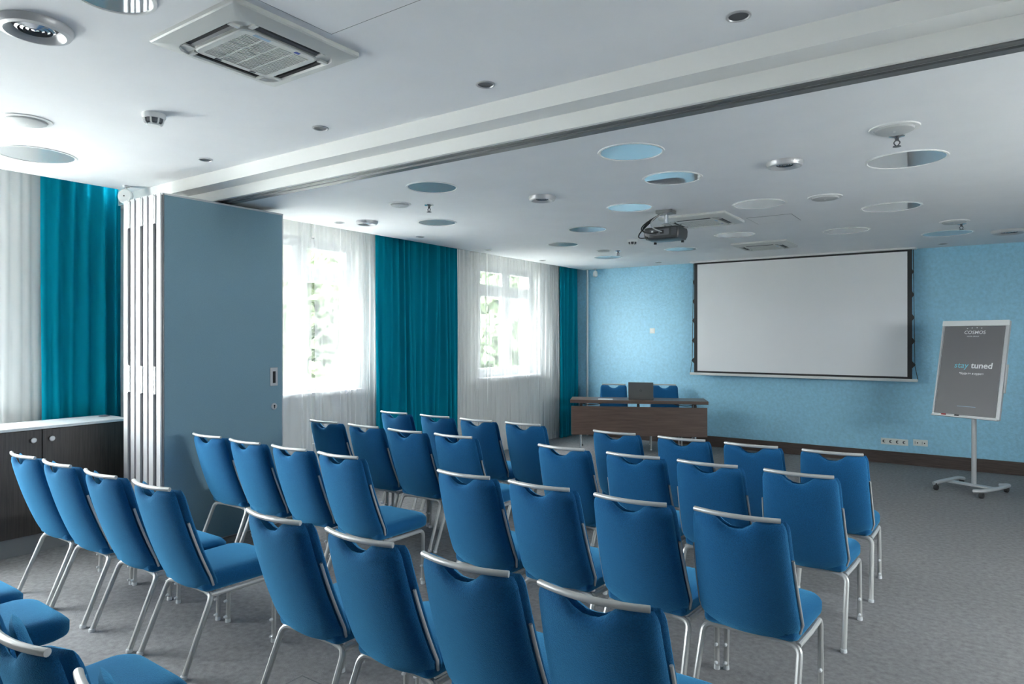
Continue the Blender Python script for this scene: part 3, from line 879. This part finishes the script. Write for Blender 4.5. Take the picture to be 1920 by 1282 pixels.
def air_unit(x, y, s, z, label, rot=0):
    r = thing('cassette_air_conditioner', label, 'air conditioner', (x, y, z), rot, 'ceiling cassette air conditioners')
    h = s / 2; T = .040
    m = MB()
    m.rings([rrect(h, h, .012, 3, z=0), rrect(h, h, .012, 3, z=-.016), rrect(h * .985, h * .985, .015, 3, z=-.022),
             rrect(h * .80, h * .80, .07, 3, z=-T), rrect(h * .785, h * .785, .07, 3, z=-T)], cap0=True, cap1=False)
    # inner shelf down to the grille
    m.rings([rrect(h * .785, h * .785, .07, 3, z=-T), rrect(h * .77, h * .77, .065, 3, z=-T + .010), rrect(h * .60, h * .60, .05, 3, z=-T + .010)], cap0=False, cap1=False)
    m.build('frame', 'unit_plastic', r, 30)
    for i in range(4):
        a = math.pi / 2 * i; ca, sa = math.cos(a), math.sin(a)
        def rot2(mb, parent, nm, mm):
            mb.v = [(px * ca - py * sa, px * sa + py * ca, pz) for px, py, pz in mb.v]
            return mb.build(nm, mm, parent, None)
        v = MB(); v.box(-h * .50, h * .50, h * .645, h * .755, -T + .006, -T + .0085); vo = rot2(v, r, 'outlet', 'dark_void')
        v = MB(); v.add([(-h * .49, h * .66, -T - .001), (h * .49, h * .66, -T - .001), (h * .49, h * .705, -T + .007), (-h * .49, h * .705, -T + .007)], [(0, 1, 2, 3)])
        v.add([(p[0], p[1], p[2] + .003) for p in v.v[:4]], [(3, 2, 1, 0)]); rot2(v, vo, 'louvre', 'dark_grey')
        for e in (-1, 1):
            v = MB(); v.box(e * h * .53 - h * .03, e * h * .53 + h * .03, h * .63, h * .775, -T - .001, -T + .010); rot2(v, r, 'corner_bridge', 'unit_plastic')
    g = MB(); g.rings([rrect(h * .61, h * .61, .045, 4, z=-T + .012), rrect(h * .61, h * .61, .045, 4, z=-T - .001), rrect(h * .59, h * .59, .04, 4, z=-T - .005), rrect(h * .50, h * .50, .006, 4, z=-T - .005), rrect(h * .50, h * .50, .006, 4, z=-T + .004)], cap0=False, cap1=False)
    go = g.build('grille', 'unit_plastic', r, 30)
    v = MB(); v.box(-h * .5, h * .5, -h * .5, h * .5, -T + .004, -T + .006); v.build('filter_back', 'dark_void', go, None)
    for i in range(1, 4):
        yy = -h * .5 + i * h * .25
        v = MB(); v.box(-h * .5, h * .5, yy - .004, yy + .004, -T - .004, -T + .004); v.build('rib', 'unit_plastic', go, None)
    v = MB(); n = 24
    for i in range(n):
        xx = -h * .5 + (i + .5) * h / n
        v.box(xx - h / n * .26, xx + h / n * .26, -h * .5, h * .5, -T - .003, -T + .003)
    v.build('slat', 'unit_plastic', go, None)['kind'] = 'stuff'
    v = MB(); v.box(h * .515, h * .575, -h * .42, -h * .18, -T - .0062, -T - .0052); v.build('sticker', 'print_pale_blue', go, None)
    v = MB(); v.box(h * .515, h * .57, h * .22, h * .30, -T - .0062, -T - .0052); v.build('sticker', 'print_blue', go, None)
    for yy in (-h * .25, h * .30):
        v = MB(); v.box(-h * .57, -h * .53, yy - .014, yy + .014, -T - .007, -T - .004); v.build('latch', 'dark_grey', go, None)
    return r


air_unit(-2.303 * 1.1454, 1.578 * 1.1454, .635, HN, 'large square ceiling air unit with louvred grille at the top')
air_unit(-2.17, 6.33, .64, HF, 'square ceiling air unit right behind the projector')
air_unit(-2.13, 8.50, .64, HF, 'square ceiling air unit close above the screen')


def hatch(x0, x1, y0, y1, z, label):
    r = thing('access_hatch', label, 'hatch', ((x0 + x1) / 2, (y0 + y1) / 2, z)); a, b_ = (x1 - x0) / 2, (y1 - y0) / 2
    m = MB(); m.box(-a, a, -b_, b_, -.0012, .0); m.build('gap', 'dark_grey', r, None)
    m = MB(); m.box(-a + .0035, a - .0035, -b_ + .0035, b_ - .0035, -.0016, -.0005); m.build('panel', 'ceiling', r, None)


hatch(-1.985 * k, -1.985 * k + .62, 1.676 * k - .62, 1.676 * k, HN, 'flush square access hatch in the ceiling right of the near air unit')
hatch(-1.80, -1.395, 6.52, 6.94, HF, 'flush square access hatch in the ceiling right of the middle air unit')

# projector on its ceiling mount
pj = thing('projector', 'black projector hanging from a ceiling mount, cables at its back', 'projector', (-2.289, 5.727, HF))
m = MB(); m.box(-.075, .075, -.06, .06, -.03, 0); m.build('mount_plate', 'track_metal', pj, None, bevel=.004)
m = MB(); m.tube([(0.01, 0, -.02), (0.01, 0, -.145)], .014, 12); m.tube([(-.02, .02, -.02), (-.02, .02, -.12)], .006, 8); m.build('drop_pole', 'chrome', pj)
m = MB(); m.lathe([(.02, -.115), (.055, -.130), (.06, -.148)], 16, cap0=True, cap1=True); m.box(-.10, .10, -.02, .02, -.155, -.142); m.box(-.02, .02, -.09, .09, -.155, -.142); m.build('bracket', 'grey_plastic', pj)
m = MB()
loops = []
for z, ins in ((-.158, .018), (-.166, .004), (-.19, 0), (-.235, .002), (-.262, .012), (-.268, .03)):
    loops.append(rrect(.165 - ins, .125 - ins, .03, 5, z=z))
m.rings(loops); bo = m.build('body', 'projector_black', pj, 40)
m = MB(); m.box(-.10, .08, -.1265, -.120, -.235, -.180); m.build('connector_panel', 'dark_grey', bo, None)
m = MB(); m.box(-.06, -.02, -.128, -.126, -.215, -.200); m.build('port', 'dark_void', bo, None)
m = MB(); m.box(.0, .03, -.128, -.126, -.222, -.190); m.build('port', 'dark_void', bo, None)
m = MB(); m.box(-.085, -.068, -.128, -.126, -.205, -.190); m.build('button', 'white_plastic', bo, None)
m = MB()
for i in range(7): m.box(.10, .15, -.1272, -.122, -.178 - i * .010, -.173 - i * .010)
m.build('vent_slat', 'dark_grey', bo, None)['kind'] = 'stuff'
m = MB(); m.lathe([(.042, .11), (.044, .135), (.036, .14), (.030, .132), (0, .138)], 24, (.07, 0, -.215), 'y'); m.build('lens', 'dark_void', bo)
for x in (-.13, .13):
    m = MB(); m.lathe([(.012, -.262), (.014, -.285), (0, -.287)], 12, (x, .07, 0)); m.build('foot', 'rubber', bo)
for i, (a, mid, e) in enumerate((((-.03, -.03, -.028), (-.20, -.08, -.15), (-.05, -.126, -.21)), ((-.035, -.02, -.028), (-.16, -.14, -.17), (-.035, -.127, -.22)),
                                 ((-.025, -.035, -.028), (-.09, -.13, -.13), (.015, -.127, -.205)), ((-.03, -.04, -.028), (-.23, -.06, -.20), (-.12, -.125, -.245)))):
    P = [Vector(a), Vector(mid), Vector(e)]; pts = []
    for q in range(13):
        t_ = q / 12; pts.append(P[0] * (1 - t_) ** 2 + (P[1] * 2 - (P[0] + P[2]) * .5) * t_ * (1 - t_) * 2.0 + P[2] * t_ * t_)
    m = MB(); m.tube(pts, .0055, 6); m.build('cable', 'rubber' if i != 2 else 'grey_plastic', pj)

# corner sensors
se = thing('motion_sensor', 'small white motion sensor at the ceiling in the far corner', 'sensor', (-5.20, 9.93, HF))
m = MB(); m.lathe([(.022, 0), (.020, -.008), (.009, -.012), (.008, -.045)], 14); m.build('bracket', 'white_plastic', se)
m = MB(); m.lathe([(.0, -.032), (.030, -.040), (.038, -.070), (.040, -.105), (.030, -.130), (0, -.138)], 20); m.build('body', 'white_plastic', se)
m = MB(); m.lathe([(.0, -.043), (.016, -.042), (.022, -.036)], 16, (0, 0, -.095), 'y'); m.build('lens', 'white_trim', se)
se = thing('security_camera', 'white round security camera at the ceiling above the partition end', 'camera', (-6.00, 2.835, HN), R(35))
m = MB(); m.lathe([(.030, 0), (.028, -.012), (.012, -.016), (.011, -.05)], 16); m.build('bracket', 'white_plastic', se)
m = MB(); m.lathe([(0, .04), (.045, .032), (.062, .005), (.064, -.012), (.056, -.026), (0, -.030)], 24, (0, 0, -.092), 'y'); m.build('housing', 'white_plastic', se)
m = MB(); m.lathe([(.006, -.030), (.004, -.0325), (0, -.033)], 12, (0, 0, -.092), 'y'); m.build('lens', 'dark_void', se)

# floor box
fb = thing('floor_box', 'square flush floor box cover between the chair rows', 'floor box', (-2.572, 1.973, 0))
m = MB(); m.box(-.125, .125, -.125, .125, 0, .003); m.build('rim', 'dark_grey', fb, None)
m = MB(); m.box(-.118, .118, -.118, .118, 0, .0045); m.build('lid', 'carpet', fb, None)

# ================================================================== OUTSIDE
g = MB(); g.box(-60, -10.2, 3.6, 70, -1.3, -1.0)
struct('ground', g, 'ground_green', 'lawn outside the windows')
g = MB(); g.box(-40, XN - .35, -30, 3.6, -1.3, -.35)  # pale slabs added to bounce skylight up through the windows
g.box(-10.2, XN - .35, 3.6, 30, -1.3, -.35)
g.box(XR + .35, 30, -30, 40, -1.3, -.35)
struct('terrace', g, 'pale_paving', 'pale paved terrace outside the near windows')


def tree(x, y, h, rx, rz, seed, label):
    rnd = random.Random(seed)
    r = thing('garden_tree', label, 'tree', (x, y, -1.0), 0, 'trees outside the windows')
    m = MB(); m.tube([(0, 0, 0), (.1, .05, h * .35), (0, .1, h * .7), (.05, 0, h * .95)], [.16, .13, .08, .02], 8)
    for i in range(6):
        a = rnd.uniform(0, 6.28); z = h * rnd.uniform(.35, .7)
        m.tube([(.05, .05, z), (rx * .5 * math.cos(a), rx * .5 * math.sin(a), z + h * .12)], [.05, .015], 6)
    m.build('trunk', 'bark', r)
    vs_, fs = [], []
    cl = [(rnd.gauss(0, .5) * rx, rnd.gauss(0, .5) * rx, max(.9, h * .52 + rnd.gauss(0, .5) * rz)) for _ in range(90)]
    for i in range(6500):
        c0 = cl[i % len(cl)]
        p = Vector((c0[0] + rnd.gauss(0, .32), c0[1] + rnd.gauss(0, .32), c0[2] + rnd.gauss(0, .26)))
        u = Vector((rnd.gauss(0, 1), rnd.gauss(0, 1), rnd.gauss(0, 1))).normalized(); w = u.orthogonal().normalized()
        s = rnd.uniform(.11, .22); n = len(vs_)
        vs_ += [tuple(p - u * s), tuple(p + w * s * .55), tuple(p + u * s), tuple(p - w * s * .55)]
        fs.append((n, n + 1, n + 2, n + 3))
    m = MB(); m.add(vs_, fs); fo = m.build('foliage', 'leaf', r, None); fo['kind'] = 'stuff'


tr = random.Random(77)
tl = ['beside the partition', 'nearest the desk']
spots = [(-10.4, 6.9, 8.2, 0), (-10.6, 9.6, 8.8, 0), (-13.0, 8.4, 8.6, 0), (-13.6, 11.6, 9.0, 0), (-10.8, 12.4, 8.4, 0),
         (-10.6, 15.2, 8.8, 1), (-12.2, 17.8, 9.0, 1), (-14.8, 15.4, 9.2, 1), (-15.4, 19.6, 9.2, 1), (-13.4, 21.2, 8.8, 1), (-16.4, 23.8, 9.4, 1)]
wd = ['nearest', 'second', 'third', 'fourth', 'fifth', 'sixth']
cnt = [0, 0]
for i, (x, y, h, s_) in enumerate(spots):
    x -= 0.6; y += .4 if s_ else .2
    tree(x, y, h, 1.75, 2.9, 10 + i, 'leafy tree outside the window %s, %s of those trees' % (tl[s_], wd[cnt[s_]])); cnt[s_] += 1

hd = thing('garden_hedge', 'tall clipped green hedge closing the garden behind the trees', 'hedge', (-20.5, 16, -1.0))
m = MB(); m.box(-.7, .7, -16, 22, 0, 5.6); m.build('core', 'leaf', hd, None)  # added to keep bright horizon sky out of the window view
rnd = random.Random(5); vs_, fs = [], []
for i in range(9000):
    p = Vector((.72 + abs(rnd.gauss(0, .14)), rnd.uniform(-16, 22), rnd.uniform(0, 5.8)))
    u = Vector((rnd.gauss(0, .6), rnd.gauss(0, 1), rnd.gauss(0, 1))).normalized(); w = u.orthogonal().normalized(); s = rnd.uniform(.10, .20); n = len(vs_)
    vs_ += [tuple(p - u * s), tuple(p + w * s * .6), tuple(p + u * s), tuple(p - w * s * .6)]; fs.append((n, n + 1, n + 2, n + 3))
m = MB(); m.add(vs_, fs); fo = m.build('foliage', 'leaf', hd, None); fo['kind'] = 'stuff'
